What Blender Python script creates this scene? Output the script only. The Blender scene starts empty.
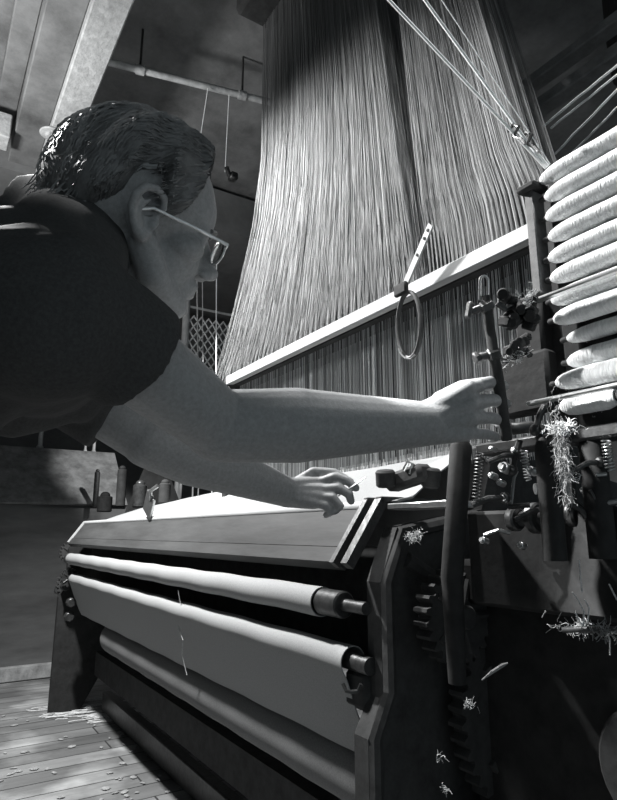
import bpy, math, random
from mathutils import Vector as V, Matrix
R = random.Random(7)
col = bpy.context.scene.collection
PI = math.pi

# ------------------------------------------------------------------ camera
F = 600.0; PITCH = math.radians(12.5); YAW = math.radians(32.4); CZ = 0.95
FW = V((-math.cos(YAW)*math.cos(PITCH), math.sin(YAW)*math.cos(PITCH), math.sin(PITCH)))
RT = V((math.sin(YAW), math.cos(YAW), 0.0)); UP = RT.cross(FW); CAM = V((0, 0, CZ))
def ray(px, py): return FW + RT*((px-308.5)/F) + UP*((400-py)/F)
def D(px, py, d): return CAM + ray(px, py)*d
def A(px, py, ax, v):
    r = ray(px, py); return CAM + r*((v-CAM['xyz'.index(ax)])/r['xyz'.index(ax)])
cd = bpy.data.cameras.new('camera'); cam = bpy.data.objects.new('camera', cd); col.objects.link(cam)
cd.sensor_fit = 'VERTICAL'; cd.sensor_height = 36.0; cd.sensor_width = 36.0*617/800; cd.lens = F*36/800; cd.clip_start = .02
cam.matrix_world = Matrix(((RT.x, UP.x, -FW.x, 0), (RT.y, UP.y, -FW.y, 0), (RT.z, UP.z, -FW.z, CZ), (0, 0, 0, 1)))
bpy.context.scene.camera = cam

# ------------------------------------------------------------------ materials
def mat(name, c, rough=.7, metal=0., noise=None, bump=None, vcol=None, spec=.5, stretch=None, coat=0, trans=0):
    """noise=(scale, amount) colour mottling; bump=(scale, strength)"""
    m = bpy.data.materials.new(name); m.use_nodes = True
    nt = m.node_tree; n = nt.nodes; b = n['Principled BSDF']
    if isinstance(c, (int, float)): c = (c*.985, c, c*1.0)
    b.inputs['Base Color'].default_value = (*c, 1); b.inputs['Roughness'].default_value = rough
    b.inputs['Metallic'].default_value = metal; b.inputs['Specular IOR Level'].default_value = spec
    if trans: b.inputs['Transmission Weight'].default_value = trans
    tc = n.new('ShaderNodeTexCoord'); mp = n.new('ShaderNodeMapping')
    nt.links.new(tc.outputs['Object'], mp.inputs[0])
    if stretch: mp.inputs['Scale'].default_value = stretch
    out = None
    if noise:
        t = n.new('ShaderNodeTexNoise'); t.inputs['Scale'].default_value = noise[0]; t.inputs['Detail'].default_value = 6; t.inputs['Roughness'].default_value = .7
        nt.links.new(mp.outputs[0], t.inputs['Vector'])
        mr = n.new('ShaderNodeMapRange'); mr.inputs[1].default_value = .3; mr.inputs[2].default_value = .7
        mr.inputs[3].default_value = 1-noise[1]; mr.inputs[4].default_value = 1+noise[1]
        nt.links.new(t.outputs[0], mr.inputs[0]); out = mr.outputs[0]
    if vcol:
        a = n.new('ShaderNodeAttribute'); a.attribute_name = 'var'
        if out is not None:
            mm = n.new('ShaderNodeMath'); mm.operation = 'MULTIPLY'; nt.links.new(a.outputs['Fac'], mm.inputs[0]); nt.links.new(out, mm.inputs[1]); out = mm.outputs[0]
        else: out = a.outputs['Fac']
    if out is not None:
        vm = n.new('ShaderNodeVectorMath'); vm.operation = 'SCALE'; vm.inputs[0].default_value = c
        nt.links.new(out, vm.inputs['Scale']); nt.links.new(vm.outputs[0], b.inputs['Base Color'])
    if bump:
        t2 = n.new('ShaderNodeTexNoise'); t2.inputs['Scale'].default_value = bump[0]; t2.inputs['Detail'].default_value = 5
        nt.links.new(mp.outputs[0], t2.inputs['Vector'])
        bp = n.new('ShaderNodeBump'); bp.inputs['Strength'].default_value = bump[1]; bp.inputs['Distance'].default_value = bump[2] if len(bump) > 2 else .01
        nt.links.new(t2.outputs[0], bp.inputs['Height']); nt.links.new(bp.outputs[0], b.inputs['Normal'])
    return m

def planks_mat():
    m = mat('floor_boards', .15, .55, noise=(6, .5), bump=(20, .3), stretch=(1, .12, 1)); nt = m.node_tree; n = nt.nodes; b = n['Principled BSDF']
    tc = n.new('ShaderNodeTexCoord'); mp = n.new('ShaderNodeMapping'); mp.inputs['Rotation'].default_value = (0, 0, PI/2)
    br = n.new('ShaderNodeTexBrick'); br.inputs['Color1'].default_value = (.75, .75, .75, 1); br.inputs['Color2'].default_value = (1.25, 1.25, 1.25, 1)
    br.inputs['Mortar'].default_value = (.2, .2, .2, 1); br.inputs['Scale'].default_value = 1; br.inputs['Mortar Size'].default_value = .004
    br.inputs['Brick Width'].default_value = 1.7; br.inputs['Row Height'].default_value = .12
    nt.links.new(tc.outputs['Object'], mp.inputs[0]); nt.links.new(mp.outputs[0], br.inputs['Vector'])
    src = b.inputs['Base Color'].links[0].from_socket
    mx = n.new('ShaderNodeVectorMath'); mx.operation = 'MULTIPLY'
    nt.links.new(src, mx.inputs[0]); nt.links.new(br.outputs['Color'], mx.inputs[1])
    # pale worn patches and dust
    t = n.new('ShaderNodeTexNoise'); t.inputs['Scale'].default_value = 3.2; t.inputs['Detail'].default_value = 8; nt.links.new(tc.outputs['Object'], t.inputs['Vector'])
    cr = n.new('ShaderNodeMapRange'); cr.inputs[1].default_value = .48; cr.inputs[2].default_value = .72; cr.inputs[3].default_value = 1; cr.inputs[4].default_value = 2.6
    nt.links.new(t.outputs[0], cr.inputs[0])
    sc = n.new('ShaderNodeVectorMath'); sc.operation = 'SCALE'; nt.links.new(mx.outputs[0], sc.inputs[0]); nt.links.new(cr.outputs[0], sc.inputs['Scale'])
    nt.links.new(sc.outputs[0], b.inputs['Base Color'])
    return m

M_floor = planks_mat()
M_wall = mat('dark_wall_paint', .13, .8, noise=(3, .3))
M_ceil = mat('ceiling_plaster', .16, .8, noise=(2.5, .55), bump=(14, .4))
M_beam = mat('painted_beam', .42, .7, noise=(18, .3), bump=(40, .5))
M_iron = mat('cast_iron', .048, .75, noise=(25, .35), bump=(60, .3, .003), spec=.15)
M_iron_shade = mat('shaded_iron', .024, .7, noise=(25, .35), bump=(60, .3, .003), spec=.2)  # darker copy of the cast iron, shade put into its colour
M_iron2 = mat('worn_iron', .06, .38, metal=.5, noise=(40, .5), bump=(80, .4, .002))
M_steel = mat('polished_steel', .5, .32, metal=.9, noise=(60, .2))
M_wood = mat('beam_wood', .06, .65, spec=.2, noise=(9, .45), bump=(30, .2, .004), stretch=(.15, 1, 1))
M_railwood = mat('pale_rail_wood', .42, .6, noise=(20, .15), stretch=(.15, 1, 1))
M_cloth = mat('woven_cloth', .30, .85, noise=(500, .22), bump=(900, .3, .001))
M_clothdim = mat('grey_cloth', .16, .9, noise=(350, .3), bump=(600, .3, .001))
M_cord = mat('harness_cord', .24, .8, vcol=True)
M_yarn = mat('pirn_yarn', .80, .85, noise=(110, .16), bump=(150, .8, .003), stretch=(3.2, .5, .5))
M_string = mat('string', .9, .8)
M_skin = mat('skin', (.275, .28, .282), .5, noise=(160, .18), bump=(420, .35, .0012), spec=.35)
M_hair = mat('hair', .13, .45, noise=(60, .4), spec=.6, vcol=False)
M_shirt = mat('black_shirt', .055, .9, noise=(250, .25), bump=(500, .2, .001), spec=.15)
M_trouser = mat('trousers', .07, .9, spec=.2)
M_shoe = mat('shoe_leather', .03, .4)
M_lint = mat('lint', .55, .95, noise=(80, .4))
M_lint2 = mat('grey_lint', .25, .95, noise=(80, .5))
M_leather = mat('leather_strap', .07, .55, noise=(60, .4))
M_glass = mat('lens_glass', .95, .03, trans=1)
M_eye = mat('eye_white', .6, .2)
M_lip = mat('lip', .22, .45)
M_net = mat('netting', .7, .8)

# ------------------------------------------------------------------ mesh helper
def basis(d):
    d = d.normalized(); a = V((0, 0, 1)) if abs(d.z) < .9 else V((1, 0, 0))
    x = d.cross(a).normalized(); return x, d.cross(x).normalized(), d
class MB:
    def __init__(s): s.v = []; s.f = []; s.c = []; s.cv = 1.0
    def add(s, vs, fs):
        o = len(s.v); s.v += [tuple(p) for p in vs]; s.f += [tuple(i+o for i in f) for f in fs]; s.c += [s.cv]*len(vs); return s
    def box(s, c, size, rot=None, bev=0):
        c = V(c); hx, hy, hz = [k/2 for k in size]; m = rot or Matrix.Identity(3)
        b = min(bev, hx*.8, hy*.8, hz*.8)
        if b <= 0:
            vs = [c+m@V((x*hx, y*hy, z*hz)) for x in (-1, 1) for y in (-1, 1) for z in (-1, 1)]
            return s.add(vs, [(0, 1, 3, 2), (4, 6, 7, 5), (0, 4, 5, 1), (2, 3, 7, 6), (0, 2, 6, 4), (1, 5, 7, 3)])
        vs = []; idx = {}
        for x in (-1, 1):
            for y in (-1, 1):
                for z in (-1, 1):
                    for a in range(3):
                        p = [x*hx, y*hy, z*hz]
                        for k in range(3):
                            if k != a: p[k] -= (x, y, z)[k]*b
                        idx[(x, y, z, a)] = len(vs); vs.append(c+m@V(p))
        fs = []
        for a in range(3):
            o = [k for k in range(3) if k != a]
            for sg in (-1, 1):
                q = []
                for (u, w) in ((-1, -1), (1, -1), (1, 1), (-1, 1)):
                    k = [0, 0, 0]; k[a] = sg; k[o[0]] = u; k[o[1]] = w; q.append(idx[(*k, a)])
                fs.append(q if (sg > 0) ^ (a == 1) else q[::-1])
        for a in range(3):      # edges along axis a
            o = [k for k in range(3) if k != a]
            for u in (-1, 1):
                for w in (-1, 1):
                    k0 = [0]*3; k0[a] = -1; k0[o[0]] = u; k0[o[1]] = w; k1 = list(k0); k1[a] = 1
                    fs.append((idx[(*k0, o[0])], idx[(*k0, o[1])], idx[(*k1, o[1])], idx[(*k1, o[0])]))
        for x in (-1, 1):
            for y in (-1, 1):
                for z in (-1, 1): fs.append(tuple(idx[(x, y, z, a)] for a in range(3)))
        return s.add(vs, fs)
    def tube(s, pts, r, n=8, cap=True, flat=None):
        pts = [V(p) for p in pts]; N = len(pts); rs = r if isinstance(r, (list, tuple)) else [r]*N
        vs = []; fs = []; x = None
        for i, p in enumerate(pts):
            d = (pts[min(i+1, N-1)]-pts[max(i-1, 0)])
            if d.length < 1e-9: d = V((0, 0, 1))
            d.normalize()
            if x is None: x, y, _ = basis(d)
            else:
                x = (x-d*x.dot(d)); x = x.normalized() if x.length > 1e-6 else basis(d)[0]; y = d.cross(x)
            for k in range(n):
                a = 2*PI*k/n; vs.append(p+x*math.cos(a)*rs[i]+y*math.sin(a)*rs[i]*(flat or 1))
        for i in range(N-1):
            for k in range(n):
                fs.append((i*n+k, i*n+(k+1) % n, (i+1)*n+(k+1) % n, (i+1)*n+k))
        if cap: fs.append(tuple(range(n))[::-1]); fs.append(tuple((N-1)*n+k for k in range(n)))
        return s.add(vs, fs)
    def cyl(s, a, b, r, r2=None, n=20, bev=0):
        a, b = V(a), V(b); r2 = r if r2 is None else r2
        if bev:
            d = (b-a).normalized()*bev
            return s.tube([a, a+d, b-d, b], [r-bev, r, r2, r2-bev], n)
        return s.tube([a, b], [r, r2], n)
    def lathe(s, a, b, prof, n=24):
        a, b = V(a), V(b); L = (b-a)
        return s.tube([a+L*t for t, _ in prof], [max(r, 1e-4) for _, r in prof], n)
    def ell(s, c, rad, m=None, nu=20, nv=12):
        c = V(c); m = m or Matrix.Identity(3); vs = [c+m@V((0, 0, rad[2]))]; fs = []
        for i in range(1, nv):
            th = PI*i/nv
            for k in range(nu):
                ph = 2*PI*k/nu; vs.append(c+m@V((rad[0]*math.sin(th)*math.cos(ph), rad[1]*math.sin(th)*math.sin(ph), rad[2]*math.cos(th))))
        vs.append(c+m@V((0, 0, -rad[2]))); L = len(vs)-1
        for k in range(nu): fs.append((0, 1+k, 1+(k+1) % nu)); fs.append((L, L-nu+(k+1) % nu, L-nu+k))
        for i in range(nv-2):
            for k in range(nu): fs.append((1+i*nu+k, 1+(i+1)*nu+k, 1+(i+1)*nu+(k+1) % nu, 1+i*nu+(k+1) % nu))
        return s.add(vs, fs)
    def cap(s, a, b, r, r2=None, n=20):      # tapered capsule with round ends
        a, b = V(a), V(b); r2 = r if r2 is None else r2; d = (b-a).normalized() if (b-a).length > 1e-6 else V((0, 0, 1)); pts = []; rs = []
        for i in range(7):
            t = PI/2*(1-i/6); pts.append(a-d*r*math.sin(t)); rs.append(max(r*math.cos(t), 1e-4))
        for i in range(7):
            t = PI/2*i/6; pts.append(b+d*r2*math.sin(t)); rs.append(max(r2*math.cos(t), 1e-4))
        return s.tube(pts, rs, n)
    def prism(s, poly, axis, a0, a1):       # polygon in the plane across `axis`, extruded from a0 to a1
        n = len(poly); vs = []
        for a in (a0, a1):
            for (p, q) in poly: vs.append({'x': (a, p, q), 'y': (p, a, q), 'z': (p, q, a)}[axis])
        return s.add(vs, [tuple(range(n))[::-1], tuple(range(n, 2*n))]+[(i, (i+1) % n, n+(i+1) % n, n+i) for i in range(n)])
    def gear(s, c, axis, r, w, teeth, hub=.25, tooth=.012):
        poly = []
        for i in range(teeth):
            for (o, rr) in ((0, r-tooth), (.25, r), (.5, r), (.75, r-tooth)):
                t = 2*PI*(i+o)/teeth; poly.append((rr*math.cos(t), rr*math.sin(t)))
        c = V(c); ci = 'xyz'.index(axis); o = [k for k in range(3) if k != ci]
        s.prism([(c[o[0]]+p, c[o[1]]+q) for p, q in poly], axis, c[ci]-w/2, c[ci]+w/2)
        e = V((0, 0, 0)); e[ci] = w
        s.cyl(c-e*1.1, c+e*1.1, r*hub, n=20, bev=.003)
        for k in range(5):       # raised spokes
            t = 2*PI*k/5; q = V((0, 0, 0)); q[o[0]] = math.cos(t)*r*.8; q[o[1]] = math.sin(t)*r*.8
            s.tube([c+e*.55, c+q+e*.55], [r*.09, r*.07], 6)
        return s
    def build(s, name, m, parent=None, smooth=True, var=False):
        me = bpy.data.meshes.new(name); me.from_pydata(s.v, [], s.f); me.update()
        import bmesh
        bm = bmesh.new(); bm.from_mesh(me); bmesh.ops.recalc_face_normals(bm, faces=bm.faces); bm.to_mesh(me); bm.free()
        if var:
            at = me.color_attributes.new('var', 'FLOAT_COLOR', 'POINT')
            buf = []
            for x in s.c: buf += [x, x, x, 1]
            at.data.foreach_set('color', buf)
        o = bpy.data.objects.new(name, me); col.objects.link(o); me.materials.append(m)
        if smooth:
            me.polygons.foreach_set('use_smooth', [True]*len(me.polygons))
            try: me.set_sharp_from_angle(angle=math.radians(40))
            except Exception: pass
        if parent is not None:
            o.parent = parent; o.matrix_parent_inverse = Matrix.Translation(-parent.location)
        return o
def tag(o, label=None, cat=None, group=None, kind=None):
    if label: o['label'] = label
    if cat: o['category'] = cat
    if group: o['group'] = group
    if kind: o['kind'] = kind
    return o
def empty(name, loc, label, cat, group=None):
    o = bpy.data.objects.new(name, None); col.objects.link(o); o.location = loc; o.empty_display_size = .1
    return tag(o, label, cat, group)
def remesh(mb, name, m, parent, voxel, it=3, disp=None):
    o = mb.build(name, m, parent, smooth=False)
    md = o.modifiers.new('r', 'REMESH'); md.mode = 'VOXEL'; md.voxel_size = voxel; md.use_smooth_shade = True
    sm = o.modifiers.new('s', 'SMOOTH'); sm.iterations = it; sm.factor = .5
    if disp:
        tx = bpy.data.textures.new(name+'_folds', 'CLOUDS'); tx.noise_scale = disp[0]
        dm = o.modifiers.new('d', 'DISPLACE'); dm.texture = tx; dm.strength = disp[1]; dm.mid_level = .5
    bpy.context.view_layer.update()
    dg = bpy.context.evaluated_depsgraph_get(); me = bpy.data.meshes.new_from_object(o.evaluated_get(dg))
    o.modifiers.clear(); o.data = me
    me.polygons.foreach_set('use_smooth', [True]*len(me.polygons)); me.update()
    return o
def lerp(a, b, t): return a+(b-a)*t

# ------------------------------------------------------------------ setting
def struct(name, mb, m): return tag(mb.build(name, m, smooth=False), kind='structure')
XL, XR, YB, YF, ZC = -6.2, 1.4, 4.2, -2.2, 3.35
struct('floor', MB().box(((XL+XR)/2, (YB+YF)/2, -.05), (XR-XL, YB-YF, .1)), M_floor)
struct('ceiling', MB().box(((XL+XR)/2, (YB+YF)/2, ZC+.05), (XR-XL, YB-YF, .1)), M_ceil)
struct('wall_left', MB().box((XL-.05, (YB+YF)/2, ZC/2), (.1, YB-YF, ZC)), M_wall)
struct('wall_back', MB().box(((XL+XR)/2, YB+.05, ZC/2), (XR-XL, .1, ZC)), M_wall)
zb = 3.0
y0 = A(135, 0, 'z', zb).y; y1 = A(93, 0, 'z', zb).y
struct('trim_1', MB().box(((XL+XR)/2, (y0+y1)/2, (zb+ZC)/2), (XR-XL, abs(y1-y0), ZC-zb), bev=.006), M_beam)
ya = min(y0, y1)
struct('trim_2', MB().box(((XL+XR)/2, ya-.075, zb+.2), (XR-XL, .15, .3), bev=.005).box(((XL+XR)/2, ya-.20, zb+.27), (XR-XL, .1, .16), bev=.005), M_ceil)
xc = A(10, 150, 'z', zb).x
struct('trim_3', MB().box((xc+.06, (YF+ya)/2-.12, zb+.06), (.14, ya-.1-YF, .14), bev=.005), M_beam)
struct('trim_4', MB().box((xc-1.0, (YB+YF)/2, zb+.15), (1.6, YB-YF, .3)), M_wall)
struct('wall_front', MB().box(((XL+XR)/2, YF-.05, ZC/2), (XR-XL, .1, ZC)), M_wall)
struct('baseboard_left', MB().box((XL+.012, (YB+YF)/2, .08), (.024, YB-YF, .16)), M_wall)
# round boss bolted to the beam
p = A(52, 133, 'z', zb)
b = MB().cyl((p.x, p.y, zb-.012), (p.x, p.y, zb), .06, n=28, bev=.004).cyl((p.x, p.y, zb-.03), (p.x, p.y, zb-.012), .03, n=6)
tag(b.build('ceiling_plate', M_beam), 'round bolted plate on the underside of the pale ceiling beam', 'plate')
# pipe
p0, p1 = A(100, 60, 'z', 3.12), A(285, 106, 'z', 3.12); d = (p1-p0)
b = MB().tube([p0-d*.02, p1+d*.6], .017, 12)
for t in (.2, .75): b.tube([p0+d*t-d.normalized()*.02, p0+d*t+d.normalized()*.02], .023, 12)
pp = b.build('ceiling_pipe', M_beam); tag(pp, 'thin pale pipe running across the ceiling above the man', 'pipe')
for t in (.2, .75): MB().tube([p0+d*t, p0+d*t+V((0, 0, .23))], .006, 6).build('pipe_hanger', M_iron2, pp)
# hanging wires beside the pipe
for (a, bb, dd, lab) in (((208, 88), (200, 140), 2.6, 'thin pale wire hanging from the ceiling pipe, nearer the hair'),
                      ((229, 95), (225, 172), 2.6, 'thin dim wire hanging right of the forehead')):
    q0 = A(a[0], a[1], 'z', 3.1); dd = (q0-CAM).dot(FW)
    tag(MB().tube([q0, D(bb[0], bb[1], dd)], .0022, 5).build('hanging_wire', M_string), lab, 'wire', 'wires hanging from the ceiling')

# cabinet far left
cb = empty('cabinet', (-4.9, .3, 0), 'dark wooden cabinet with a sloping top beyond the far end of the loom', 'cabinet')
prof = [(-4.62, 0), (-4.62, 1.16), (-5.05, 1.56), (-5.45, 1.56), (-5.45, 0)]
MB().prism([(x, z) for x, z in prof], 'y', -1.6, 1.3).build('carcass', mat('cabinet_wood', .085, .6, noise=(7, .4), stretch=(1, .2, 1)), cb, smooth=False)
sl = (V((-5.05, 0, 1.56))-V((-4.62, 0, 1.16)))
MB().prism([(-4.60, 1.145), (-5.05, 1.575), (-5.06, 1.60), (-4.58, 1.155)], 'y', -1.6, 1.3).build('sloping_top', mat('cabinet_top', .19, .6, noise=(12, .5)), cb, smooth=False)
MB().box((-4.60, -.15, .05), (.05, 2.9, .09), bev=.006).build('plinth', mat('plinth_wood', .3, .6, noise=(12, .5)), cb)
q = A(40, 448, 'x', -4.95)
for (px, py, h, r) in ((40, 446, .17, .022), (86, 440, .13, .012), (94, 446, .10, .016)):
    q = A(px, py, 'x', -5.15); z0 = 1.602
    pr = [(0, r), (.08, r*1.25), (.14, r*.8), (.8, r*.75), (.9, r*1.2), (1, r*.9)]
    tag(MB().lathe((q.x, q.y, z0), (q.x, q.y, z0+h+.05), pr, 12).build('empty_bobbin', M_beam),
        {40: 'pale bobbin standing at the left on the dark cabinet', 86: 'small bobbin on the cabinet, middle of the three', 94: 'short bobbin on the cabinet nearest the loom'}[px], 'bobbin', 'bobbins on the cabinet')

# ------------------------------------------------------------------ loom
XN, XF = -1.02, -3.62          # near and far ends of the breast beam
loom = empty('loom', (-2.2, 1.3, 0), 'large dark iron power loom the man leans over', 'loom')
def P(mb, name, m, parent=loom, smooth=True, label=None):
    o = mb.build(name, m, parent, smooth)
    if label: o['label'] = label
    return o
def sub(mb, name, m, par, **k):      # sub-part under a part
    o = mb.build(name, m, None, **k); o.parent = par; o.matrix_parent_inverse = par.matrix_world.inverted() if False else Matrix.Translation(-(loom.location))
    par_inv = Matrix.Identity(4); o.matrix_parent_inverse = par_inv
    # parts sit at the thing's origin offset with an inverse, so world space of the part is identity
    return o
# breast beam: leaning board
b0, b1 = (.705, .893), (.785, 1.006); dv = V((0, b1[0]-b0[0], b1[1]-b0[1])); nn = V((0, -dv.z, dv.y)).normalized()
def board(t0, t1, off, th, x0, x1):
    mb = MB(); c = [V((0, *b0))+dv*t0+nn*off, V((0, *b0))+dv*t1+nn*off, V((0, *b0))+dv*t1+nn*(off-th), V((0, *b0))+dv*t0+nn*(off-th)]
    return mb.prism([(p.y, p.z) for p in c], 'x', x0, x1)
bb = P(board(.27, 1, 0, .03, XF, XN), 'breast_beam', M_wood, smooth=False)
sub(board(0, .25, .002, .03, XF, XN+.01), 'lower_strip', M_wood, bb, smooth=False)
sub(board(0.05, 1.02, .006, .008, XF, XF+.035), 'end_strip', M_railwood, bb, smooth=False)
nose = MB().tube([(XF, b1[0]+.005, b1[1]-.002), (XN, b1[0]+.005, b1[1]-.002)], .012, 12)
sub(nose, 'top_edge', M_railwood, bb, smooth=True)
for k, (x0, w) in enumerate(((XN+.006, .014), (XN+.045, .02))):
    mb = board(-.05, 1.05, .012, .02, x0, x0+w)
    t = V((0, *b0))+dv*1.05
    mb.box((x0+w/2, t.y+.07, t.z+.004), (w, .16, .014), bev=.002)
    P(mb, 'end_bracket', M_iron2, smooth=False)
# spring clip on the beam far end
q = A(150, 512, 'y', .78)
mb = MB().box((q.x, q.y-.005, q.z+.03), (.10, .012, .09), Matrix.Rotation(.5, 3, 'Y'), bev=.003).tube([(q.x, q.y, q.z+.03), (q.x+.05, q.y-.02, q.z+.08), (q.x+.08, q.y, q.z+.10)], .008, 8)
P(mb, 'clip', M_steel)
# back board and under-structure behind rollers
P(MB().box(((XN+XF)/2, .86, .80), (XN-XF, .03, .24)), 'back_board', M_iron)
P(MB().box(((XN+XF)/2, .93, .25), (XN-XF, .05, .12)), 'cross_rail', M_iron)
P(MB().box(((XN+XF)/2, .98, .05), (XN-XF, .05, .1), bev=.006), 'foot_rail', M_iron2)
# rollers
r1 = P(MB().cyl((-3.66, .718, .813), (-.93, .718, .813), .012, n=16), 'upper_roller', M_iron2)
sub(MB().cyl((-1.075, .718, .813), (-1.0, .718, .813), .026, n=24, bev=.003), 'end_cap', M_iron2, r1)
sub(MB().cyl((-3.60, .718, .813), (-3.56, .718, .813), .03, n=24, bev=.003), 'end_cap', M_iron2, r1)
r2 = P(MB().cyl((-3.66, .725, .712), (-.93, .725, .712), .016, n=16), 'lower_roller', M_iron2)
sub(MB().gear((-3.58, .725, .712), 'x', .05, .03, 16, tooth=.008), 'ratchet', M_iron2, r2)
# near end frame (black casting) with openings ribs and gears
xe = -.92
poly = [(.70, 0), (.70, .60), (.735, .66), (.735, .86), (.78, .96), (1.02, 1.0), (1.15, 1.35), (1.28, 1.36), (1.4, 1.1), (2.1, 1.0), (2.15, 0), (1.95, 0), (1.8, .25), (1.0, .25), (.86, 0)]
ef = P(MB().prism(poly, 'x', xe-.03, xe+.01), 'end_frame', M_iron, smooth=False)
rib = MB().tube([(xe+.01, .715, .02), (xe+.01, .715, .6), (xe+.01, .75, .67), (xe+.01, .75, .86), (xe+.01, .79, .95), (xe+.01, 1.0, .985)], .014, 8)
rib.tube([(xe+.01, .75, .3), (xe+.01, 1.9, .9)], .016, 8).tube([(xe+.01, 1.9, .3), (xe+.01, .8, .9)], .016, 8)
sub(rib, 'rib', M_iron, ef)
P(MB().prism(poly, 'x', -3.74, -3.70), 'end_frame', M_iron_shade, smooth=False)
P(MB().gear((xe+.06, 1.05, .62), 'x', .19, .035, 44), 'gear_wheel', M_iron)
P(MB().gear((xe+.07, .86, .80), 'x', .085, .035, 22), 'gear_wheel', M_iron)
P(MB().gear((xe+.06, .93, .33), 'x', .13, .035, 32), 'gear_wheel', M_iron)
P(MB().gear((-3.80, .80, .66), 'x', .10, .035, 26), 'gear_wheel', M_iron)
P(MB().gear((-3.80, .76, .84), 'x', .06, .03, 18), 'gear_wheel', M_iron)
# outer pedestal that carries shuttle box and pirn rack
mb = MB().box((-.62, .98, .46), (.50, .10, .92), bev=.012).box((-.42, 1.1, .42), (.10, .34, .84), bev=.012).box((-.60, .93, .86), (.56, .10, .08), bev=.01)
mb.box((-.75, .9, .06), (.3, .3, .12), bev=.01)
pd = P(mb, 'gearbox_casting', M_iron_shade)
sub(MB().cyl((-.52, .90, .62), (-.52, .935, .62), .09, n=30, bev=.006).cyl((-.52, .885, .62), (-.52, .905, .62), .035, n=20, bev=.004), 'bearing_cover', M_iron, pd)
sub(MB().cyl((-.70, .90, .40), (-.70, .935, .40), .07, n=30, bev=.006).cyl((-.70, .885, .40), (-.70, .905, .40), .025, n=20, bev=.004), 'bearing_cover', M_iron, pd)
# comber board with its pale front rail
ry = .95
R0 = A(228, 377, 'y', ry); R1 = A(529, 236, 'y', ry); zr = (R0.z+R1.z)/2
cbx0, cbx1 = R0.x-.02, R1.x+.01
cr = P(MB().box(((cbx0+cbx1)/2, ry+.012, zr-.0), (cbx1-cbx0, .024, .036), bev=.003), 'comber_rail', M_railwood, label='pale wooden rail across the front of the hanging cords')
sub(MB().box(((cbx0+cbx1)/2, ry+.14, zr-.012), (cbx1-cbx0, .22, .012)), 'comber_board', M_iron, cr, smooth=False)
# rail bracket and swords
P(MB().box((cbx1+.02, ry+.02, zr-.25), (.04, .05, .62), bev=.005), 'rail_post', M_iron)
P(MB().box((cbx0-.0, ry+.03, zr-.32), (.04, .05, .62), bev=.005), 'rail_post', M_iron)

# sley: pale race board near the reed and dark shuttle box fittings
q = A(465, 512, 'y', .83)
P(MB().box((-.84, .80, 1.0), (.16, .07, .012), bev=.002), 'box_plate', M_steel)
# sword-like dark post
a0, a1 = A(461, 446, 'y', .74), A(452, 575, 'y', .74)
mb = MB().tube([a0+V((0, 0, .012)), a0, a1, V((a1.x, a1.y, .72))], [.010, .018, .018, .014], 14)
P(mb, 'sword', M_iron_shade)
mb = MB().box(D(408, 478, 1.2), (.11, .04, .035), Matrix.Rotation(-.15, 3, 'Y'), bev=.008).cyl(D(385, 470, 1.2), D(386, 487, 1.2), .02, n=14, bev=.004).cyl(D(432, 468, 1.17), D(430, 488, 1.17), .018, n=14, bev=.004)
P(mb, 'temple_clamp', M_iron)
P(MB().tube([D(404, 470, 1.18), D(408, 462, 1.17), D(413, 464, 1.17), D(410, 474, 1.17)], .004, 8), 'spring_clip', M_steel)

# lever with looped head
l0 = D(484, 277, .90); l1 = D(490, 330, .90); l2 = D(499, 385, .90); l3 = D(507, 440, .91)
lv = P(MB().tube([l0+(l1-l0)*.35, l1, l2, l3], [.006, .008, .009, .008], 10), 'hand_lever', M_iron, label='thin black upright lever the right hand reaches for')
loop = []
for k in range(17):
    t = k/16; a = PI*t
    loop.append(D(484-4*math.cos(a)+ (0), 281-5*math.sin(a), .90))
loop = [D(480, 300, .90)]+loop+[D(488, 300, .90)]
sub(MB().tube(loop, .0022, 6), 'lever_loop', M_steel, lv)
sub(MB().cyl(D(481, 309, .90), D(492, 303, .90), .010, n=6, bev=.002).cyl(D(471, 312, .90), D(483, 307, .90), .006, n=12, bev=.001).box(D(469, 310, .895), (.012, .008, .026), Matrix.Rotation(.3, 3, 'Y'), bev=.003), 'clamp_nut', M_iron2, lv)
sub(MB().cyl(D(488, 356, .90), D(499, 352, .90), .011, n=6, bev=.002).cyl(D(476, 358, .9), D(489, 355, .9), .0065, n=12, bev=.001).cyl(D(474, 359, .9), D(479, 357, .9), .010, n=8, bev=.002), 'lower_nut', M_iron2, lv)
# lumpy latch mechanism between lever and pirn rack
rr = random.Random(3)
def lumps(name, px0, py0, px1, py1, d, n, r, m):
    mb = MB()
    for k in range(n):
        px, py = rr.uniform(px0, px1), rr.uniform(py0, py1); s = rr.uniform(.6, 1.2)*r
        if k % 3 == 0: mb.box(D(px, py, d+rr.uniform(-.02, .02)), (s*2.4, s*1.6, s*1.6), Matrix.Rotation(rr.uniform(-.7, .7), 3, 'Y'), bev=s*.3)
        elif k % 3 == 1: mb.cyl(D(px, py, d), D(px+rr.uniform(-9, 9), py+rr.uniform(-9, 9), d-.03), s, n=14, bev=s*.25)
        else: mb.ell(D(px, py, d), (s, s, s*.8), None, 12, 8)
    return P(mb, name, m)
lumps('latch_block', 505, 298, 533, 326, .93, 26, .0085, M_iron_shade)
lumps('latch_block', 510, 338, 530, 356, .93, 18, .008, M_iron)
P(MB().tube([D(497, 303, .91), D(505, 309, .91), D(512, 306, .92), D(520, 312, .92)], .005, 8), 'link_rod', M_iron2)
P(MB().box(D(535, 345, 1.0), (.055, .03, .17), bev=.006).box(D(528, 385, .99), (.10, .03, .10), bev=.006), 'latch_plate', M_iron_shade)
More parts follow.
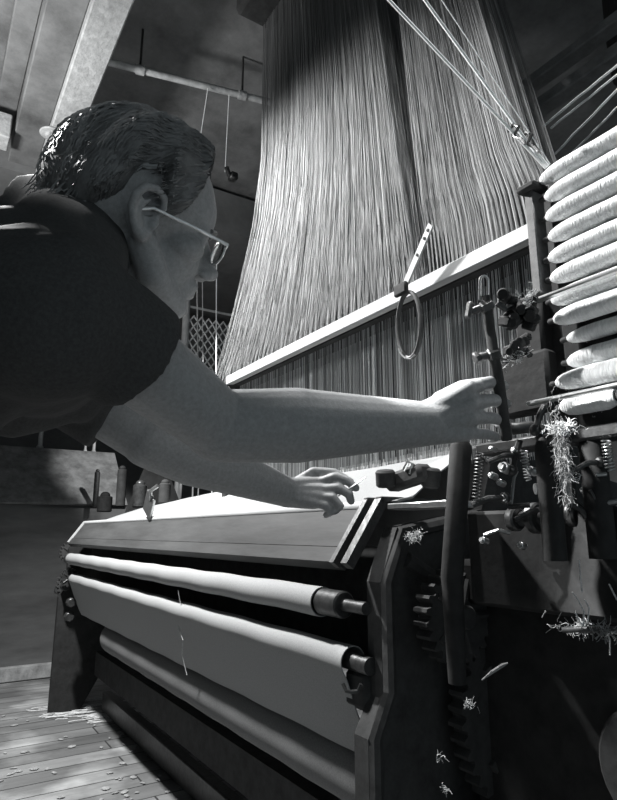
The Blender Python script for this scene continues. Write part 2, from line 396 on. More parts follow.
P(MB().tube([D(504, 362, .93), D(515, 354, .93), D(528, 350, .93)], .0045, 8).tube([D(499, 358, .93), D(504, 362, .93)], .006, 8), 'link_rod', M_iron2)
# shuttle box region: shafts, bolts, collars
def bolt(px, py, d, r, m=M_steel):
    c = D(px, py, d); n = (V((0, -1, .25))).normalized()
    P(MB().cyl(c, c+n*r*.9, r, n=6, bev=r*.15).cyl(c-n*.012, c+n*r*.05, r*1.35, n=16, bev=.0008), 'bolt', m)
for (px, py, r) in ((503, 467, .0065), (491, 475, .004), (499, 482, .004), (514, 450, .0045), (482, 540, .004), (491, 448, .003)): bolt(px, py, .93, r)
P(MB().tube([D(535, 489, .93), D(562, 487, .93)], .0085, 12).tube([D(556, 487, .925), D(566, 486, .925)], .014, 12), 'short_shaft', M_steel)
P(MB().tube([D(512, 429, .95), D(530, 427, .94), D(545, 432, .94)], .010, 10), 'box_lever', M_iron2)
P(MB().tube([D(484, 535, .93), D(498, 530, .92), D(510, 533, .92)], .003, 8), 'wire_hook', M_steel)
P(MB().tube([D(511, 505, .93), D(514, 478, .93), D(517, 471, .93)], .0025, 8), 'wire_hook', M_steel)
P(MB().tube([D(508, 507, .93), D(530, 505, .92)], .004, 8), 'thin_rod', M_iron2)
P(MB().tube([D(596, 475, .85), D(606, 474, .85)], .003, 8), 'thin_rod', M_steel)
P(MB().tube([D(602, 504, .85), D(625, 500, .84)], .004, 8), 'thin_rod', M_steel)
P(MB().tube([D(590, 490, .85), D(597, 503, .85), D(600, 508, .85)], .0025, 6), 'wire_hook', M_iron2)
# two rounded dark covers
for (px, py, w) in ((546, 448, 22), (592, 446, 26)):
    d = .88; c = D(px, py, d); h = .10; r = w/2/F*d
    mb = MB().tube([c+V((0, 0, -.16)), c+V((0, 0, -.1)), c, c+V((0, 0, r*.6)), c+V((0, 0, r*.95)), c+V((0, 0, r*1.08))], [r, r, r, r*.82, r*.45, .001], 22)
    P(mb, 'rounded_cover', M_iron_shade)
P(MB().box(D(560, 440, .93), (.30, .05, .02), bev=.004), 'box_top_bar', M_iron2)
P(MB().box(D(545, 560, .96), (.30, .03, .16), bev=.006), 'front_plate', M_iron_shade)
P(MB().cyl(D(505, 520, .95), D(640, 512, .90), .012, n=14), 'cross_shaft', M_iron)
P(MB().cyl(D(562, 630, .85), D(660, 629, .80), .004, n=10), 'thin_rod', M_iron2)
def spring(a, b, r, turns, w, m=M_steel):
    a, b = V(a), V(b); x, y, z = basis(b-a); L = (b-a).length; pts = []
    for k in range(turns*10+1):
        t = k/(turns*10); q = 2*PI*k/10; pts.append(a+z*L*t+(x*math.cos(q)+y*math.sin(q))*r)
    return P(MB().tube(pts, w, 5), 'coil_spring', m)
spring(D(480, 452, .93), D(476, 500, .93), .006, 14, .0012, M_iron2)
spring(D(524, 450, .92), D(528, 480, .92), .005, 10, .0011)
spring(D(606, 440, .84), D(610, 470, .84), .006, 9, .0013)
for (px, py, qx, qy, d, r) in ((488, 462, 520, 455, .93, .004), (472, 505, 505, 498, .93, .005), (515, 520, 548, 508, .92, .004), (520, 440, 512, 470, .93, .005), (572, 505, 590, 520, .86, .004), (575, 470, 600, 462, .85, .004), (545, 405, 535, 430, .92, .005)):
    P(MB().tube([D(px, py, d), D((px+qx)/2, (py+qy)/2-3, d), D(qx, qy, d)], r, 8).ell(D(qx, qy, d), (r*1.9, r*1.5, r*1.9), None, 12, 8), 'pawl', M_iron2)
for (px, py, d, r) in ((515, 519, .945, .019), (536, 518, .94, .024), (575, 515, .92, .020), (603, 514, .91, .026)):
    c = D(px, py, d); P(MB().cyl(c-V((.008, 0, 0)), c+V((.008, 0, 0)), r, n=20, bev=.003), 'collar', M_iron2)
for (px, py, r) in ((530, 470, .005), (540, 452, .0035), (583, 490, .004), (609, 425, .005), (505, 500, .003), (520, 545, .004)): bolt(px, py, .90 if px > 560 else .925, r)
# far end small fittings seen past the beam
for (px, py, h, r) in ((86, 490, .14, .035), (97, 480, .2, .02), (122, 478, .18, .03), (105, 500, .08, .05), (140, 490, .1, .04), (165, 488, .08, .03)):
    c = A(px, py, 'y', 1.05)
    P(MB().cyl(c-V((0, 0, h)), c+V((0, 0, h*.3)), r, n=14, bev=.006).ell(c+V((0, 0, h*.34)), (r*.7, r*.7, r*.6), None, 12, 8), 'spindle', M_iron2 if px in (97, 140) else M_iron)
for (px, py) in ((66, 577), (64, 586), (70, 602), (68, 616), (58, 590)):
    c = A(px, py, 'y', .72); P(MB().cyl(c, c+V((.05, 0, 0)), .024, n=8, bev=.004), 'bolt', M_iron2)
# fork casting at near roller bearings
c = D(352, 690, 1.12)
P(MB().box(c+V((0, .03, .0)), (.07, .05, .07), bev=.01), 'bearing_block', M_iron)
P(MB().tube([D(343, 684, 1.08), D(346, 691, 1.07), D(352, 692, 1.07), D(358, 691, 1.07), D(361, 684, 1.07)], .0035, 8), 'wire_hook', M_iron2)

# ------------------------------------------------------------------ cloth
# sheet from beam up to fell (a slightly sagging web with wrinkles)
def sheet(name, rows, x0, x1, m, th, nx=60, wob=0):
    mb = MB(); n = len(rows); r_ = random.Random(5); vs = []
    for j, (y, z) in enumerate(rows):
        for i in range(nx+1):
            w = wob*math.sin(i*.9+j*1.7)*math.sin(i*.31+1)
            vs.append((lerp(x0, x1, i/nx), y+w*.4, rows[0][1]+(z-rows[0][1])*lerp(.55, 1, (i/nx)**.7)+w))
    k = len(vs); vs += [(x, y+th*.5, z-th) for x, y, z in vs]
    fs = []
    for j in range(n-1):
        for i in range(nx):
            a = j*(nx+1)+i; q = (a, a+1, a+nx+2, a+nx+1); fs.append(q); fs.append(tuple(t+k for t in q[::-1]))
    for i in range(nx): fs.append((i, i+k, i+1+k, i+1)); a = (n-1)*(nx+1)+i; fs.append((a, a+1, a+1+k, a+k))
    for j in range(n-1): a = j*(nx+1); fs.append((a, a+nx+1, a+nx+1+k, a+k)); a += nx; fs.append((a, a+k, a+nx+1+k, a+nx+1))
    return mb.add(vs, fs).build(name, m)
tag(sheet('woven_cloth', [(.802, 1.014), (.84, 1.022), (.9, 1.065), (1.0, 1.125), (1.12, 1.17)], -3.36, -.93, M_cloth, .003, wob=.0012), 'bright new cloth stretched from the front beam back to the hanging cords', 'cloth')
def arc(cy, cz, r, a0, a1, n=14): return [(cy+r*math.cos(math.radians(lerp(a0, a1, i/n))), cz+r*math.sin(math.radians(lerp(a0, a1, i/n)))) for i in range(n+1)]
def thick(name, path, x0, x1, m, lab, cat, th=.0022):
    mb = MB(); inner = []
    for i, (y, z) in enumerate(path):
        a = V((*path[max(i-1, 0)], 0)); b = V((*path[min(i+1, len(path)-1)], 0)); t = (b-a).normalized(); inner.append((y+t.y*th, z-t.x*th))
    nx = 40; n = len(path); rings = path+inner[::-1]; N = len(rings); vs = []
    for i in range(nx+1):
        for (y, z) in rings: vs.append((lerp(x0, x1, i/nx), y, z+.0012*math.sin(i*1.3+y*40)))
    fs = [(i*N+k, i*N+(k+1) % N, (i+1)*N+(k+1) % N, (i+1)*N+k) for i in range(nx) for k in range(N)]
    for i in range(n-1):
        fs.append((i, i+1, N-2-i, N-1-i)); o = nx*N; fs.append((o+i, o+N-1-i, o+N-2-i, o+i+1))
    return tag(mb.add(vs, fs).build(name, m), lab, cat)
# cloth wound over upper roller
thick('cloth_sleeve', arc(.718, .813, .0275, 90, 449, 28), -3.54, -1.078, M_cloth, 'bright pale cloth wrapped round the upper thin roller under the front beam', 'cloth')
# cloth over lower roller then down and back to the cloth roll
thick('cloth_web', arc(.725, .712, .0265, -10, 200, 20)+[(.712, .68), (.735, .62), (.762, .56), (.778, .53)], -3.46, -.985, M_clothdim if False else M_cloth, 'cloth web passing over the second roller and hanging down to the big roll', 'cloth')
rc = (.835, .475)
roll = empty('cloth_roll', (-2.0, rc[0], rc[1]), 'big grey roll of woven cloth low under the loom, near the floor', 'cloth roll')
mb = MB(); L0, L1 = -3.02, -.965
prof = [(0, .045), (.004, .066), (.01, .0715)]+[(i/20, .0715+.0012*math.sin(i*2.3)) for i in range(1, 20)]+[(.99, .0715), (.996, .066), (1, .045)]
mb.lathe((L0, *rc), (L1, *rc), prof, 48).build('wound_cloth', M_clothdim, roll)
MB().cyl((L0-.14, *rc), (L1+.02, *rc), .022, n=18, bev=.003).build('axle', M_iron2, roll)
# loose thread on the web
pts = [D(x, y, d) for x, y, d in ((178, 590, 1.9), (181, 605, 1.9), (177, 622, 1.9), (183, 640, 1.9), (182, 655, 1.9), (188, 680, 1.9))]
pts = [A(x, y, 'y', .70+i*.006) for i, (x, y) in enumerate(((178, 590), (181, 605), (177, 622), (183, 640), (182, 655), (187, 675)))]
tag(MB().tube(pts, .0012, 4).build('loose_thread', M_lint), 'loose pale thread trailing down the hanging cloth', 'thread')

# ------------------------------------------------------------------ harness cords
hy = 1.05
def cordset(name, bl, br, tl, tr, n, rows, flare, label, rad=.0011, seed=1, group=12, bunch=.16, bright=(.5, 1.5)):
    """bl/br/tl/tr are pixels on the plane y=hy"""
    rg = random.Random(seed); B0, B1 = A(*bl, 'y', hy).x, A(*br, 'y', hy).x; T0, T1 = A(*tl, 'y', hy), A(*tr, 'y', hy)
    ztop = 3.07; zb_ = zr+.0; mb = MB()
    s0 = (T0.x-B0)/(T0.z-zb_) if not flare else 0.0
    s1 = (T1.x-B1)/(T1.z-zb_)
    for row in range(rows):
        y = hy-.055+.125*row/(rows-1) if rows > 1 else hy
        for i in range(n):
            u = (i+rg.random()*.7)/n
            xb = lerp(B0, B1, u); slope = lerp(s0, s1, u)
            if flare: xt0 = T0.x; straight = lerp(xt0, B1, u)
            g = math.floor(u*n/group)+.5; xg = lerp(B0, B1, min(g*group/n, 1))
            mb.cv = rg.uniform(*bright)*(1 if rg.random() > .12 else 1.5)
            pts = []
            wa = rg.uniform(-.0006, .0006)
            for z in (zb_+.004, zb_+.06, zb_+.14, zb_+.25, zb_+.42, zb_+.62, zb_+.9, ztop):
                h = z-zb_
                if flare: x = straight+slope*h-(straight-xb)*max(0, 1-h/.80)**1.35
                else: x = xb+slope*h
                k = max(0, 1-h/bunch)**.8; x = lerp(x, xg, k*.85)+wa*math.sin(h*5+i)
                pts.append((x, y+(1-k)*rg.uniform(-.003, .003), z))
            mb.tube(pts, rad*rg.uniform(.7, 1.3), 3, cap=False)
    return tag(mb.build(name, M_cord, var=True), label, 'cords', None, 'stuff')
cordset('harness_cords', (222, 378), (433, 268), (274, 90), (398, 60), 400, 4, True, 'wide left curtain of fine pale cords hanging above the pale rail', seed=1, rad=.0008, group=10, bunch=.10, bright=(.4, 1.1))
cordset('harness_cords', (444, 262), (561, 205), (416, 45), (500, 30), 180, 4, False, 'right curtain of fine cords fanning down beside the dark gap', seed=2, rad=.0006, group=7, bunch=.24, bright=(.25, 1.1))
# lower cords between rail and cloth
mb = MB(); rg = random.Random(9)
xa, xb = A(236, 380, 'y', hy).x, A(560, 260, 'y', hy).x; n = 300
for row in range(3):
    for i in range(n):
        if (i*7919+row) % 9 == 0: continue
        x = lerp(xa, xb, (i+rg.random()*.6)/n); y = hy-.05+.055*row; mb.cv = rg.uniform(.6, 2.9)
        x2 = x+rg.uniform(-.002, .002)
        mb.tube([(x, y, zr-.02), (x2, y, zr-.26), (x, y, 1.105)], .0010*rg.uniform(.7, 1.4), 3, cap=False)
        if rg.random() < .4:
            mb.cv = 3; z = zr-.3+rg.uniform(-.02, .02); mb.box((x2, y-.001, z), (.002, .002, .016))
tag(mb.build('heddle_cords', M_cord, var=True), 'fine cords and wires hanging between the pale rail and the cloth', 'cords', None, 'stuff')

# jacquard machine high above
jq = empty('jacquard_machine', (-1.5, 1.1, 3.0), 'dark machine head on beams high above the hanging cords', 'machine head')
MB().box((-1.38, 1.07, 3.2), (1.15, .4, .25), bev=.02).build('casing', M_iron, jq)
q0, q1 = A(534, 101, 'y', 1.35), A(614, 56, 'y', 1.35)
zz = (q0.z+q1.z)/2
MB().box((-1.2, 1.37, zz), (2.6, .05, .035), bev=.004).build('gantry_beam', mat('gantry_iron', .16, .6, noise=(30, .3)), jq)
MB().box((-1.2, 1.38, zz+.10), (2.6, .05, .03), bev=.004).build('gantry_beam', bpy.data.materials['gantry_iron'], jq)
MB().box((.05, 1.37, zz/2+.7), (.08, .08, zz+1.4-.1), bev=.006).build('upright', M_iron, jq)
c = D(605, -30, 1.75)
MB().cyl(c, c+V((.2, .12, 0)), .33, n=48, bev=.02).build('drum', M_iron, jq)

# strap with loop on the rail
st = empty('strap_hook', D(405, 285, 1.3), 'pale flat strip with a dark leather loop hanging on the rail', 'strap')
yq = ry-.015
p0, p1 = A(431, 225, 'y', yq-.03), A(403, 290, 'y', yq-.012); dd = (p1-p0); ax = dd.normalized(); sx = ax.cross(V((0, 1, 0))).normalized()
m3 = Matrix((sx, V((0, 1, 0)), ax)).transposed()
mb = MB().box((p0+p1)/2, (.022, .005, dd.length), m3, bev=.002)
strip = mb.build('strip', M_railwood, st)
for t in (.08, .2, .45):
    c = p0+dd*t; MB().cyl(c+V((0, -.0045, 0)), c+V((0, -.001, 0)), .004, n=10).build('rivet', M_iron, st)
q = p1+V((0, -.006, .0))
MB().box(q, (.045, .014, .03), bev=.004).build('clasp', M_iron, st)
lp = []
for k in range(29):
    a = 2*PI*k/28; c = A(409.5-math.sin(a)*11.5, 325-math.cos(a)*33, 'y', yq-.012); lp.append(c)
MB().tube(lp, .0062, 8, cap=False, flat=.8).build('leather_loop', M_leather, st)
lo = [A(399+x, 348+y, 'y', yq-.022) for x, y in ((0, 0), (2, 6), (6, 10), (12, 11), (16, 7))]
MB().tube(lo, .0022, 6).build('loop_edge', M_lint2, st)

# ------------------------------------------------------------------ pirn rack
py_ = .80
rk = empty('pirn_rack', A(533, 290, 'y', .80), 'narrow metal rack at the right holding a stack of wound pirns', 'rack')
pa, pb = A(533, 189, 'y', .79), A(538, 293, 'y', .79)
xm = (pa.x+pb.x)/2-.006
MB().box((xm, .805, (pa.z+pb.z)/2), (.017, .03, pa.z-pb.z), bev=.002).build('post', mat('rack_steel', .10, .5, noise=(80, .4), metal=.1), rk)
MB().box((xm+.001, .80, pa.z+.006), (.036, .04, .012), bev=.003).build('post_cap', M_iron, rk)
MB().box((xm+.028, .835, 1.34), (.03, .02, .42), bev=.003).build('side_plate', M_iron, rk)
MB().box((-.40, .855, 1.32), (.40, .012, .44), bev=.003).build('back_plate', M_iron, rk)
a, b_ = D(521, 302, .93), A(640, 266, 'y', .75)
a = A(521, 302, 'y', .765); b_ = A(617, 276, 'y', .765)
MB().box(((a.x-.12)/2-.03, .765, (a.z+b_.z)/2), (abs(a.x+.12)-.0, .014, .006), bev=.002).build('guard_bar', M_steel, rk)
a = A(545, 399, 'y', .765); b_ = A(617, 387, 'y', .765)
MB().box(((a.x-.12)/2-.03, .765, (a.z+b_.z)/2), (abs(a.x+.12), .014, .006), bev=.002).build('guard_bar', M_steel, rk)
tips = [(541, 178), (546, 198), (547, 218), (550, 238), (550, 259), (552, 279), (553, 301), (555, 319), (563, 337), (564, 361), (557, 382), (563, 407)]
ordn = ['topmost pale wound pirn in the rack, just under the strings', 'second pirn from the top of the rack', 'third pirn from the top of the rack', 'fourth pirn from the top of the rack',
        'fifth pirn from the top of the rack', 'sixth pirn from the top, resting just above the upper guard bar', 'seventh pirn from the top, half behind the upper guard bar', 'eighth pirn from the top, first clear below the guard bar',
        'ninth pirn from the top, shaded and set back in the rack', 'tenth pirn from the top, third from the bottom of the rack', 'eleventh pirn from the top, resting just above the lower guard bar', 'bottom pirn in the rack, short and below the lower bar']
z_first = A(*tips[0], 'y', py_).z
zs = [A(*t, 'y', py_).z for t in tips]
zs[0] -= .006
for i in range(1, 12): zs[i] = min(zs[i], zs[i-1]-.0318)
proto = None
for i, (t, z) in enumerate(zip(tips, zs)):
    x = A(*t, 'y', py_).x; L = .32 if i < 11 else .085; rr_ = .0158 if i not in (8,) else .0125; yy = py_+(0.012 if i in (8, 9) else 0)
    pn = empty('pirn', (x, yy, z), ordn[i]+('' if i else ''), 'pirn', 'pirns stacked in the rack at the right')
    rg = random.Random(40+i)
    prof = [(0, .35), (.02, .62), (.05, .80), (.09, .93), (.14, 1.0)]+[(.14+.8*k/14, 1.0+rg.uniform(-.02, .02)) for k in range(1, 14)]+[(.96, .9), (1, .55)]
    if i == 11: prof = [(0, .5), (.1, .85), (.25, 1)]+[(.25+.7*k/6, 1+rg.uniform(-.02, .02)) for k in range(1, 6)]+[(1, .7)]
    MB().lathe((x, yy, z), (x+L, yy, z), [(t_, r_*rr_) for t_, r_ in prof], 28).build('yarn_winding', M_yarn, pn)
    MB().lathe((x-.012, yy, z), (x+.01, yy, z), [(0, .003), (.1, .0045), (.9, .005), (1, .004)], 12).build('core_tip', M_iron, pn)
    MB().lathe((x+L-.005, yy, z), (x+L+.03, yy, z), [(0, .007), (.3, .008), (.4, .010), (1, .010)], 12).build('core_butt', M_iron, pn)

# ------------------------------------------------------------------ strings and yarns
e1 = A(546, 166, 'y', .80)
for k, (a, bpt, c, lab, r) in enumerate((((388, -1), (514, 134), (546, 168), 'bright taut string farthest left above the rack', .0028), ((424, -1), (527, 142), (548, 166), 'bright taut string, middle of the three above the rack', .0028), ((441, -1), (520, 118), (550, 164), 'thin dim string, right of the three above the rack', .0009))):
    P0, P1, P2 = D(a[0]-(bpt[0]-a[0])*.3, a[1]-(bpt[1]-a[1])*.3, 1.05), D(*bpt, .99), A(*c, 'y', .80)
    tag(MB().tube([P0, P1, P2], r, 6).build('taut_string', M_string), lab, 'string', 'strings running up from the rack')
    if k < 2:
        hk = MB().tube([P1+V((-.012, 0, .012)), P1+V((0, 0, .017)), P1+V((.01, 0, .008)), P1+V((0, 0, -.004)), P1+V((.012, 0, -.016)), P1+V((.02, 0, -.03))], .0028, 8)
        tag(hk.build('string_hook', M_iron2), ('dark hook on the leftmost string' if k == 0 else 'dark hook on the middle string, close above the rack post'), 'hook', 'hooks on the strings')
for k, (a, c, r, lab) in enumerate((((543, 126), (614, 68), .0028, 'upper yarn of the fan at the top right corner'), ((551, 128), (614, 78), .0026, 'second yarn from above at the top right'), ((555, 154), (614, 93), .0028, 'third yarn from above at the top right'), ((573, 152), (614, 111), .0026, 'lowest long yarn at the top right, over the topmost pirn'))):
    P0 = D(*a, 1.45); P1 = D(c[0]+(c[0]-a[0])*.6, c[1]+(c[1]-a[1])*.6, 1.2); pts = [P0+(P1-P0)*t+V((0, 0, rg.uniform(-.0015, .0015))) for t in [i/9 for i in range(10)]]
    tag(MB().tube(pts, r, 6).build('supply_yarn', M_string), lab, 'yarn', 'yarns running to the upper right')

# ------------------------------------------------------------------ background screen and rods left of the curtain
xs_ = -4.3
sc = empty('mesh_screen', A(200, 380, 'x', xs_), 'pale posts with open netting seen behind the chin', 'screen')
a0 = A(187, 297, 'x', xs_); tr0, tr1 = A(187, 306, 'x', xs_), A(250, 318, 'x', xs_); zt = tr0.z
MB().cap(a0, V((xs_, a0.y, 1.0)), .028, .028).build('post', M_railwood, sc)
q0 = A(176, 303, 'x', xs_)
MB().tube([V((xs_, q0.y-.05, q0.z-.34)), V((xs_, q0.y-.04, q0.z-.08)), q0, V((xs_, a0.y, a0.z-.02))], [.035, .04, .035, .018], 10).build('cloth_wrap', M_cloth, sc)
MB().tube([tr0, V((xs_, tr1.y+.5, zt))], .011, 8).build('top_rail', M_railwood, sc)
mb = MB(); w = .95; h = .62; y0_ = tr0.y; z0 = zt-.07; nx = 15
for s_ in (-1, 1):
    for i in range(-14, nx+14):
        pts = []
        for j in range(15):
            y = y0_+(i+s_*j*.5)*w/nx; z = z0-j*h/14
            if y0_ <= y <= y0_+w: pts.append((xs_+.004*s_*(1 if j % 2 else -1), y, z))
        if len(pts) > 1: mb.tube(pts, .0062, 4)
mb.build('netting', M_net, sc)
for (pxt, pyt, pxb, pyb, r, nm, lab, mm) in ((196, 268, 198, 365, .006, 'hanging_rod', 'pale thin rod behind the chin, left of the three', M_beam), (202, 270, 203, 372, .004, 'hanging_rod', 'thin rod behind the chin, middle of the three', M_beam), (217, 246, 216, 372, .004, 'hanging_rod', 'thin bright rod below the glasses, right of the three', M_string)):
    a_ = A(pxt, pyt-60, 'y', 1.6); b2 = A(pxb, pyb, 'y', 1.6)
    tag(MB().tube([V((a_.x, 1.6, 3.3)), V((a_.x, 1.6, a_.z)), b2, V((b2.x, 1.6, 1.0))], r, 8).build(nm, mm), lab, 'rod', 'thin rods behind the chin')
q = D(233, 177, 3.0)
tag(MB().box(q, (.05, .04, .04), bev=.008).cyl(q+V((.0, -.02, 0)), q+V((.03, -.05, .02)), .012, n=10, bev=.002).build('rod_clamp', M_iron2), 'small metal clamp glinting just in front of the forehead', 'clamp')

# ------------------------------------------------------------------ lint, scraps
def fuzz(c, n, spread, length, r, seed, m=M_lint, down=0.):
    mb = MB(); rg = random.Random(seed)
    for i in range(n):
        p = V(c)+V([rg.gauss(0, s) for s in spread]); pts = [p]; d = V((rg.gauss(0, 1), rg.gauss(0, 1), rg.gauss(0, 1)-down)).normalized()
        for k in range(5):
            d = (d+V((rg.gauss(0, .5), rg.gauss(0, .5), rg.gauss(0, .5)-down*.3))).normalized(); pts.append(pts[-1]+d*length/5)
        mb.tube(pts, r*rg.uniform(.5, 1.3), 3, cap=False)
    return mb
tag(fuzz(D(562, 450, .84), 520, (.0055, .004, .030), .015, .00032, 1, down=1.5).build('lint_strand', M_lint2), 'long fuzzy grey lint hanging between the two rounded covers', 'lint')
b = fuzz(D(563, 428, .84), 160, (.012, .005, .0025), .014, .0005, 2)
tag(b.build('lint_clump', M_lint), 'bright lint clump on top between the rounded covers', 'lint')
for k, (px, py, d, n, sp, lab) in enumerate(((414, 536, 1.08, 110, .008, 'pale lint tuft on the dark casting right of the front beam'), (470, 705, .95, 26, .005, 'small lint wisp low on the dark end casting'),
        (530, 297, .9, 60, .008, 'lint on the latch beside the rack foot'), (516, 358, .9, 50, .010, 'lint on the lower latch above the hand'), (565, 475, .86, 90, .007, 'lint caught at the end of the short shaft'),
        (600, 400, .86, 120, .010, 'lint on the lower guard bar at the right edge'), (445, 788, .95, 14, .004, 'tiny lint wisp at the bottom of the dark casting'), (440, 757, .96, 12, .004, 'tiny lint speck above the bottom lint wisp'))):
    tag(fuzz(D(px, py, d), n, (sp, sp*.5, sp*.6), .011, .0004, 20+k, M_lint).build('lint_clump', M_lint), lab, 'lint', 'lint clumps on the loom')
b = MB().tube([D(482, 680, .94), D(492, 672, .93), D(503, 665, .93), D(508, 663, .93)], [.001, .0028, .003, .001], 6)
tag(b.build('thread_scrap', M_lint2), 'short pale thread lying diagonally on the dark end casting', 'thread')
for k, (pts, lab) in enumerate((([(584, 630), (588, 620), (589, 608), (585, 600)], 'curled yarn end standing on the thin rod, right one'), ([(584, 629), (579, 620), (575, 612)], 'yarn end standing on the thin rod, leftmost one'),
        ([(583, 628), (584, 612), (578, 600), (572, 592)], 'long yarn end leaning left on the thin rod'), ([(606, 630), (610, 640), (610, 655)], 'yarn end drooping from the thin rod'), ([(617, 600), (612, 590), (609, 584)], 'short yarn end at the right edge above the rod'),
        ([(582, 592), (580, 575), (579, 560)], 'dim upright yarn end above the thin rod'))):
    tag(MB().tube([D(x, y, .84) for x, y in pts], [.0013, .0012, .001, .0008][:len(pts)], 5).build('yarn_end', M_lint), lab, 'yarn', 'yarn ends on the thin rod')
tag(fuzz(D(600, 630, .83), 160, (.035, .004, .002), .02, .0006, 77).build('lint_strand', M_lint2), 'fuzzy lint coating the thin rod at the right edge', 'lint')
rg = random.Random(11); mb = MB()
for i in range(70):
    c = A(rg.gauss(85, 26), rg.gauss(714, 5), 'z', .006); a = rg.gauss(.3, .5); L = rg.uniform(.05, .22)
    mb.tube([c+V((math.cos(a+t*1.2)*L*t*.3, math.sin(a+t*1.2)*L*t, .003*math.sin(t*5)+.002)) for t in (0, .3, .6, 1)], .002, 3, cap=False)
tag(mb.build('thread_heap', M_lint), 'thin heap of pale waste threads on the floor beside the loom foot', 'threads', None, 'stuff')
mb = MB()
for i in range(90):
    c = A(rg.uniform(100, 215), rg.uniform(715, 800), 'z', .004)
    if rg.random() < .5: c = A(rg.uniform(-5, 190), rg.uniform(700, 800), 'z', .004)
    mb.ell(c, (rg.uniform(.004, .022), rg.uniform(.004, .02), .003), Matrix.Rotation(rg.uniform(0, 3), 3, 'Z'), 6, 4)
tag(mb.build('floor_lint', M_lint2), 'scattered lint flecks and dust on the worn floorboards', 'lint', None, 'stuff')

# ------------------------------------------------------------------ person
TH = math.radians(8); PS = math.radians(-2); RO = math.radians(-17); S = 1.03
fdir = V((math.sin(PS)*math.cos(TH), math.cos(PS)*math.cos(TH), -math.sin(TH)))
sdir = V((math.cos(PS), -math.sin(PS), 0)); udir = sdir.cross(fdir)
sdir, udir = sdir*math.cos(RO)+udir*math.sin(RO), udir*math.cos(RO)-sdir*math.sin(RO)
HO = D(132, 231, .80)
def H(f, s, u):
    if u < .02: u = .02+(u-.02)*.80
    if f > .05: f = .05+(f-.05)*.92
    return HO+(fdir*f+sdir*s+udir*u)*S
HM = Matrix((fdir, sdir, udir)).transposed()
def hell(mb, c, r, extra=None): mb.ell(H(*c), [k*S for k in r], HM if extra is None else HM@extra, 28, 18)
def hcap(mb, a, b, r, r2=None): mb.cap(H(*a), H(*b), r*S, (r2 or r)*S, 14)
person = empty('person', (-.86, -.12, 0), 'man in a black short sleeved shirt and glasses leaning over the loom, both arms reaching', 'person')

SHR = D(60, 298, .62); NB = D(72, 232, .80); ELR = D(220, 426, .77); WRR = D(424, 424, .875)
dsh = SHR-NB
SHL = V((-1.0, .14, 1.21)); ELL = D(150, 440, .97); WRL = D(286, 492, 1.12)
PEL = V((-.86, -.22, 1.0)); HIPR = PEL+V((.09, 0, -.06)); HIPL = PEL+V((-.09, 0, -.06))
sk = MB()
# head
hell(sk, (-.004, 0, .052), (.101, .076, .082))
hell(sk, (.052, 0, .045), (.048, .060, .055))
hell(sk, (-.03, 0, .02), (.07, .070, .06))
for s in (-1, 1):
    hcap(sk, (.088, s*.006, .026), (.078, s*.042, .026), .0125, .011)
    hell(sk, (.060, s*.043, -.008), (.026, .020, .018))
    hcap(sk, (.088, s*.018, .013), (.080, s*.043, .011), .0075, .0065); hcap(sk, (.088, s*.018, -.004), (.080, s*.043, -.003), .006, .006)
    hcap(sk, (.005, s*.052, -.03), (.03, s*.046, -.070), .020, .020)
    hcap(sk, (.03, s*.046, -.070), (.078, s*.014, -.098), .020, .018)
    hell(sk, (.112, s*.0125, -.030), (.011, .0075, .008))
    hcap(sk, (.095, s*.006, -.012), (.110, s*.010, -.028), .008, .006)
    # ear: helix, antihelix, lobe, tragus
    hx = []
    for k in range(15):
        a = math.radians(-115+k*18.5); hx.append(H(.002-.019*math.sin(a+PI/2)*1.0-.004*math.cos(a), s*(.083+.006*math.cos(a*.5)), .012+.031*math.sin(a+.0)+.0) if False else H(-.006-.0185*math.cos(math.radians(60-k*17)), s*(.080+.004*math.sin(k*.25)), .006+.031*math.sin(math.radians(60-k*17)+0)))
    hx = [H(.010, s*.074, .012), H(.012, s*.079, .022), H(.008, s*.083, .033), H(-.004, s*.087, .038), H(-.018, s*.090, .034), H(-.026, s*.091, .020), H(-.026, s*.089, .003), H(-.019, s*.084, -.014), H(-.010, s*.080, -.026), H(-.001, s*.077, -.030)]
    sk.tube(hx, [.0045*S, .0048*S, .005*S, .0055*S, .0056*S, .0056*S, .0055*S, .0055*S, .0066*S, .006*S], 10)
    hcap(sk, (-.004, s*.077, -.027), (.003, s*.074, -.020), .008, .006)
    sk.tube([H(-.006, s*.083, .026), H(-.015, s*.084, .014), H(-.016, s*.083, .0), H(-.009, s*.080, -.014)], [.003*S, .004*S, .004*S, .004*S], 8)
    hcap(sk, (.008, s*.076, .0), (.006, s*.077, -.008), .005, .005)
    hell(sk, (-.008, s*.071, .003), (.019, .0055, .030))
hell(sk, (.045, 0, -.02), (.050, .052, .058))
hell(sk, (.035, 0, -.062), (.050, .046, .038))
hell(sk, (.082, 0, -.098), (.020, .020, .017))
hell(sk, (.080, 0, -.060), (.024, .027, .024))
sk.tube([H(.090, -.024, -.060), H(.101, -.010, -.056), H(.103, 0, -.057), H(.101, .010, -.056), H(.090, .024, -.060)], [.003*S, .006*S, .0065*S, .006*S, .003*S], 10)
sk.tube([H(.088, -.022, -.063), H(.099, -.009, -.069), H(.101, 0, -.070), H(.099, .009, -.069), H(.088, .022, -.063)], [.003*S, .006*S, .007*S, .006*S, .003*S], 10)
hcap(sk, (.094, 0, .024), (.116, 0, -.012), .0095, .010)
hell(sk, (.121, 0, -.022), (.0125, .0125, .011))
# neck
sk.cap(H(-.035, 0, -.02), NB+V((0, 0, -.0)), .060, .066)
sk.cap(H(.02, 0, -.06), NB+V((0, .05, -.04)), .042, .055)
